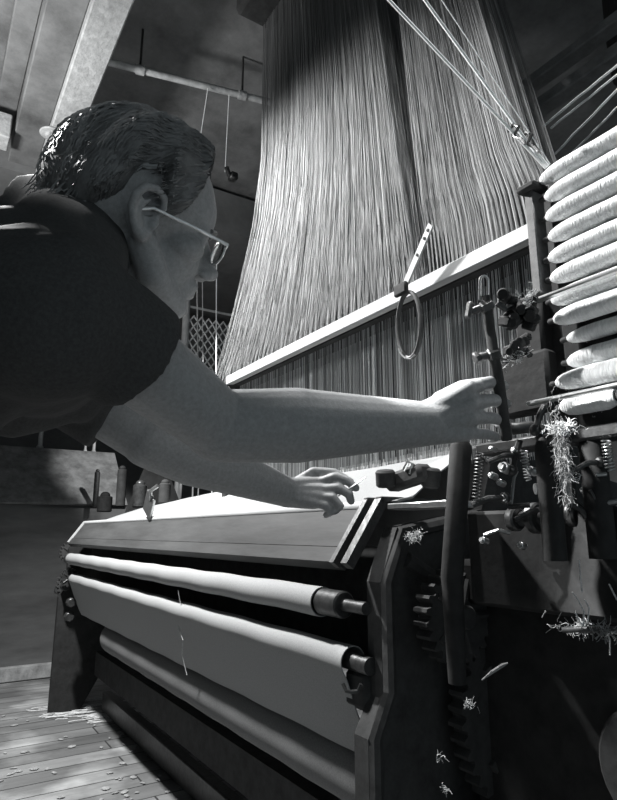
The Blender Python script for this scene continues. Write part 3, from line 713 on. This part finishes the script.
# torso
def tor(mb, k=0.):
    ch = lerp(NB, PEL, .36)+V((0, .02, -.03)); be = lerp(NB, PEL, .72)+V((0, .06, -.02))
    ax = (NB-PEL).normalized(); mx = V((1, 0, 0)); my = ax.cross(mx).normalized(); m = Matrix((mx, my, ax)).transposed()
    mb.ell(ch, (.155+k, .105+k, .175+k), m, 32, 20); mb.ell(be, (.145+k, .10+k, .17+k), m, 32, 20); mb.ell(PEL, (.155+k, .105+k, .13+k), m, 32, 20)
    mb.cap(SHR+V((-.02, 0, -.005)), lerp(SHR, NB, .8), .060+k, .060+k); mb.cap(SHL+V((.02, 0, 0)), lerp(SHL, NB, .8), .060+k, .060+k)
    mb.cap(lerp(SHR, NB, .3)+V((0, -.02, -.05)), lerp(SHL, NB, .3)+V((0, -.02, -.05)), .085+k, .085+k)
tor(sk)
sk.cap(SHR, lerp(SHR, ELR, .45), .055, .050); sk.cap(lerp(SHR, ELR, .4), ELR, .051, .044)
sk.cap(ELR, lerp(ELR, WRR, .35), .047, .051); sk.cap(lerp(ELR, WRR, .33), WRR, .051, .033)
sk.cap(SHL, lerp(SHL, ELL, .45), .055, .050); sk.cap(lerp(SHL, ELL, .4), ELL, .050, .043)
sk.cap(ELL, lerp(ELL, WRL, .3), .046, .050); sk.cap(lerp(ELL, WRL, .3), WRL, .050, .028)
# legs
KR, KL = HIPR+V((.02, .06, -.43)), HIPL+V((-.03, .02, -.43)); AR, AL = V((KR.x+.01, KR.y-.03, .09)), V((KL.x-.02, KL.y-.12, .09))
for a_, b2, c_ in ((HIPR, KR, AR), (HIPL, KL, AL)):
    sk.cap(a_, b2, .085, .055); sk.cap(b2, c_, .055, .038); sk.cap(c_, c_+V((0, .14, -.045)), .036, .028)
# right hand: (knuckle, pip, dip, tip) per finger gripping the lever from the far side
def finger(pts, r):
    for i in range(len(pts)-1): sk.cap(pts[i], pts[i+1], r*(1-.09*i), r*(1-.09*(i+1)), 12)
RH = [[D(468, 388, .875), D(491, 382, .900), D(504, 386, .930), D(500, 391, .955)],
      [D(471, 403, .872), D(494, 400, .895), D(506, 404, .930), D(501, 408, .952)],
      [D(470, 418, .872), D(492, 418, .895), D(504, 421, .925), D(499, 424, .945)],
      [D(466, 433, .876), D(486, 434, .895), D(496, 437, .920), D(492, 439, .938)]]
for i, f_ in enumerate(RH):
    finger(f_, (.0105, .0108, .0102, .009)[i]); w_ = WRR+(f_[0]-WRR)*.05+V((0, 0, .012-.008*i))
    sk.cap(w_, f_[0], .020, .0125, 14)
sk.cap(WRR, D(455, 408, .885), .028, .024)
finger([D(440, 400, .90), D(462, 388, .915), D(484, 384, .925), D(497, 385, .93)], .0135)
# left hand, index and thumb pinching a thread
LH = [[D(318, 483, 1.13), D(335, 477, 1.12), D(347, 481, 1.115), D(356, 488, 1.11)],
      [D(321, 490, 1.115), D(338, 488, 1.105), D(349, 494, 1.10), D(351, 501, 1.10)],
      [D(319, 497, 1.105), D(333, 498, 1.095), D(340, 506, 1.09), D(335, 511, 1.095)],
      [D(314, 503, 1.10), D(326, 506, 1.09), D(331, 512, 1.09), D(326, 515, 1.095)]]
for i, f_ in enumerate(LH):
    finger(f_, (.0100, .0102, .0098, .0085)[i]); sk.cap(WRL+V((0, 0, .008-.006*i)), f_[0], .019, .012, 14)
finger([D(298, 482, 1.14), D(314, 472, 1.15), D(334, 473, 1.14), D(350, 482, 1.125)], .0115)
body = remesh(sk, 'body', M_skin, person, .0028, 3)
# eyes, lips
for s in (-1, 1):
    e = MB(); hell(e, (.079, s*.031, .006), (.0115, .0115, .0115)); e.build('eye', M_eye, person)
    br = MB(); br.tube([H(.100, s*.012, .028), H(.101, s*.026, .034), H(.090, s*.044, .030)], [.004, .005, .003], 8); br.build('eyebrow', M_hair, person)
# glasses
gl = MB()
for s in (-1, 1):
    ring = [H(.112+.006*math.cos(2*PI*k/24)*0, s*(.033+.023*math.cos(2*PI*k/24)), .006+.019*math.sin(2*PI*k/24)) for k in range(25)]
    gl.tube(ring, .0017*S, 8, cap=False)
    gl.tube([H(.112, s*.056, .012), H(.108, s*.070, .014), H(.06, s*.079, .015), H(.0, s*.082, .016), H(-.018, s*.082, .004)], [.0024, .0026, .0022, .0020, .0015], 8)
gl.tube([H(.112, -.011, .010), H(.117, 0, .013), H(.112, .011, .010)], .0017, 8)
g = gl.build('glasses', mat('glasses_metal', .75, .25, metal=.6), person); g['label'] = 'pale metal spectacles'
for s in (-1, 1):
    ls = MB(); ls.ell(H(.112, s*.033, .006), (.0008, .022, .018), HM, 20, 10); o = ls.build('lens', M_glass, None); o.parent = g
    o.matrix_parent_inverse = Matrix.Identity(4)
# shirt
sh = MB(); tor(sh, .012)
def cone(mb, a, b_, r, r2): mb.tube([a-(b_-a).normalized()*r*.8, a-(b_-a).normalized()*r*.45, a, b_], [r*.5, r*.88, r, r2], 28)
cone(sh, SHR, lerp(SHR, ELR, .44), .070, .067); cone(sh, SHL, lerp(SHL, ELL, .66), .072, .066)
sh.cap(D(20, 385, .84), D(75, 392, .88), .075, .045)
sh.cap(SHR+V((0, -.01, -.03)), lerp(NB, PEL, .4)+V((.08, 0, 0)), .08, .09)
nd = (H(-.035, 0, -.02)-NB).normalized()
sh.tube([NB-nd*.05, NB+nd*.005], [.080, .070], 28)
shirt = remesh(sh, 'shirt', M_shirt, person, .006, 5, (.09, .012)); shirt['label'] = 'black short sleeved shirt'
# collar
colr = MB(); nx_, ny_, _ = basis(nd); pts = []
for k in range(25):
    a = 2*PI*k/24; pts.append(NB+nd*(.010+.008*math.sin(a*2))+(nx_*math.cos(a)+ny_*math.sin(a))*.069)
colr.tube(pts, .0065, 8, cap=False); colr.build('collar', M_shirt, person)
# trousers, belt, shoes
tr = MB(); tr.ell(PEL+V((0, 0, -.03)), (.172, .125, .13), None, 28, 16)
for a_, b2, c_ in ((HIPR, KR, AR), (HIPL, KL, AL)): tr.cap(a_, b2, .10, .072); tr.cap(b2, c_+V((0, 0, .03)), .072, .055)
remesh(tr, 'trousers', M_trouser, person, .009, 5)
for c_ in (AR, AL):
    s_ = MB(); s_.cap(c_+V((0, -.03, -.045)), c_+V((0, .15, -.055)), .042, .036).cap(c_+V((0, -.02, -.01)), c_+V((0, 0, .02)), .046, .042)
    s_.box(c_+V((0, .05, -.08)), (.085, .27, .02), bev=.008); remesh(s_, 'shoe', M_shoe, person, .005, 2)
# hair: cap + combed strands
hr = MB()
def skull(az, el):       # az 0 = front, el up
    d = V((math.cos(el)*math.cos(az), math.cos(el)*math.sin(az), math.sin(el)))
    rx, ry2, rz = .101, .076, .082; k = 1/math.sqrt((d.x/rx)**2+(d.y/ry2)**2+(d.z/rz)**2); return d, k
def hairline(az):        # lowest elevation of hair for an azimuth (0 front, pi back)
    a = abs((az+PI) % (2*PI)-PI); A_ = [(0, .50), (.5, .50), (.78, .34), (.92, -.02), (1.08, -.42), (1.3, -.56), (1.42, -.45), (1.50, .12), (1.60, .22), (1.85, .12), (2.08, -.55), (2.5, -.95), (PI, -1.02)]
    for i in range(len(A_)-1):
        if a <= A_[i+1][0]: t = (a-A_[i][0])/(A_[i+1][0]-A_[i][0]); return lerp(A_[i][1], A_[i+1][1], t)
    return A_[-1][1]
def hpt(az, el, extra=0.):
    d, k = skull(az, el); hl = hairline(az); e = max(0, min(1, (el-hl)/.35)); th = -.006+.0215*e**.7
    th += .0025*math.sin(az*9+el*4)*e
    a = abs((az+PI) % (2*PI)-PI)
    if a > 2.0 and el < 0: th += .012*e*min(1, -el/.6)
    if a < .9 and el > .5: th += .006*e
    return (-.004+d.x*(k+th+extra), d.y*(k+th+extra), .052+d.z*(k+th+extra))
NA, NE = 96, 40; vs = []; fs = []
for j in range(NE+1):
    for i in range(NA):
        az = 2*PI*i/NA; hl = hairline(az); el = lerp(hl-.03, PI/2-.001, (j/NE)); vs.append(H(*hpt(az, el)))
for j in range(NE):
    for i in range(NA): fs.append((j*NA+i, j*NA+(i+1) % NA, (j+1)*NA+(i+1) % NA, (j+1)*NA+i))
hr.add(vs, fs); rg = random.Random(4)
for k in range(5200):
    az = rg.uniform(0, 2*PI); hl = hairline(az); el = hl+.02+(PI/2-hl)*rg.random()**1.1; el = min(el, 1.5)
    fx, fy, fz = hpt(az, el); p = V((fx, fy, fz)); c0 = V((-.004, 0, .052)); nrm = (p-c0).normalized()
    a = abs((az+PI) % (2*PI)-PI)
    comb = V((-1, .25*math.copysign(1, p.y), -.15)); 
    if a > 1.9: comb = V((-.3, 0, -1))
    elif el < .5: comb = V((-.75, 0, -.55))
    comb = comb+V([rg.gauss(0, .09) for _ in range(3)]); t = (comb-nrm*comb.dot(nrm)).normalized()
    L = rg.uniform(.018, .045)*(.55 if (a > 1.2 and el < .2) else 1); pts = []
    lift = rg.uniform(.0, .003); q = p-nrm*.002
    for s in range(5):
        u = s/4; w = p+t*L*u; nr = (w-c0).normalized()
        # keep to the shell
        az2 = math.atan2(nr.y, nr.x); el2 = math.asin(max(-1, min(1, nr.z)))
        if el2 > hairline(az2)-.05: g_ = V(hpt(az2, el2))
        else: g_ = w
        wave = .0016*math.sin(u*6+az*14)
        pts.append(H(*(g_+nr*(-.001+lift*math.sin(u*PI*.8)+wave))))
    hr.tube(pts, [.0007, .0009, .0009, .0007, .0002], 3, cap=False)
# tufts at the nape and crown that catch the light
for (az, el, L, n) in ((PI, -.75, .03, 200), (PI-.4, -.6, .026, 140), (PI+.4, -.5, .026, 140)):
    for k in range(n):
        a_, e_ = az+rg.gauss(0, .18), el+rg.gauss(0, .12); e_ = max(e_, hairline(a_)+.02); p = V(hpt(a_, e_)); nrm = (p-V((-.004, 0, .052))).normalized()
        d = (nrm*.22+V((-.25, rg.gauss(0, .12), -.9))).normalized(); pts = [H(*(p+d*L*u+V((0, 0, .006*math.sin(u*4+k))))) for u in (0, .33, .66, 1)]
        hr.tube(pts, [.0009, .001, .0008, .0002], 3, cap=False)
hair = hr.build('hair', M_hair, person); hair['label'] = 'short combed back hair'

# fix sub-part parenting: loom parts hold identity world matrices
tag(MB().tube([D(338, 496, 1.10), D(352, 487, 1.10), D(366, 477, 1.12)], [.0016, .0022, .001], 6).build('threading_hook', M_steel), 'small thin threading hook held in the fingers of the left hand', 'hook')
# ------------------------------------------------------------------ light
def spot(name, loc, target, energy, size, blend, radius):
    l = bpy.data.lights.new(name, 'SPOT'); l.energy = energy; l.spot_size = math.radians(size); l.spot_blend = blend; l.shadow_soft_size = radius
    o = bpy.data.objects.new(name, l); col.objects.link(o); o.location = loc; o.rotation_euler = (V(target)-V(loc)).to_track_quat('-Z', 'Y').to_euler(); return o
spot('shop_lamp', (-2.4, .06, 2.8), (-2.1, .66, 1.0), 640, 124, .6, .06)
spot('screen_fill', (-2.6, 1.7, 2.6), (-4.3, 1.45, 1.7), 300, 26, .5, .05)  # added fill hidden behind the cords, brightens the netting screen
spot('lamp_behind_man', (-1.58, -1.0, 2.85), (-.76, .19, 1.50), 1700, 10.5, .5, .04)
spot('pirn_fill', (-.85, .52, 3.05), (-.5, .90, 1.30), 280, 38, .7, .05)  # added fill from above, brightens the pirns and the right hand
spot('ceiling_fill', (-2.6, -.7, 2.2), (-3.0, .3, 3.3), 130, 110, .8, .15)  # added upward fill for ceiling and beam, not part of any lamp
w = bpy.data.worlds.new('world'); bpy.context.scene.world = w; w.use_nodes = True
bg = w.node_tree.nodes['Background']; bg.inputs[0].default_value = (.86, 1.0, 1.07, 1); bg.inputs[1].default_value = .29
vs_ = bpy.context.scene.view_settings; vs_.view_transform = 'Standard'; vs_.look = 'None'; vs_.exposure = 0; vs_.gamma = 1; vs_.use_curve_mapping = False
bpy.context.scene.cycles.max_bounces = 8
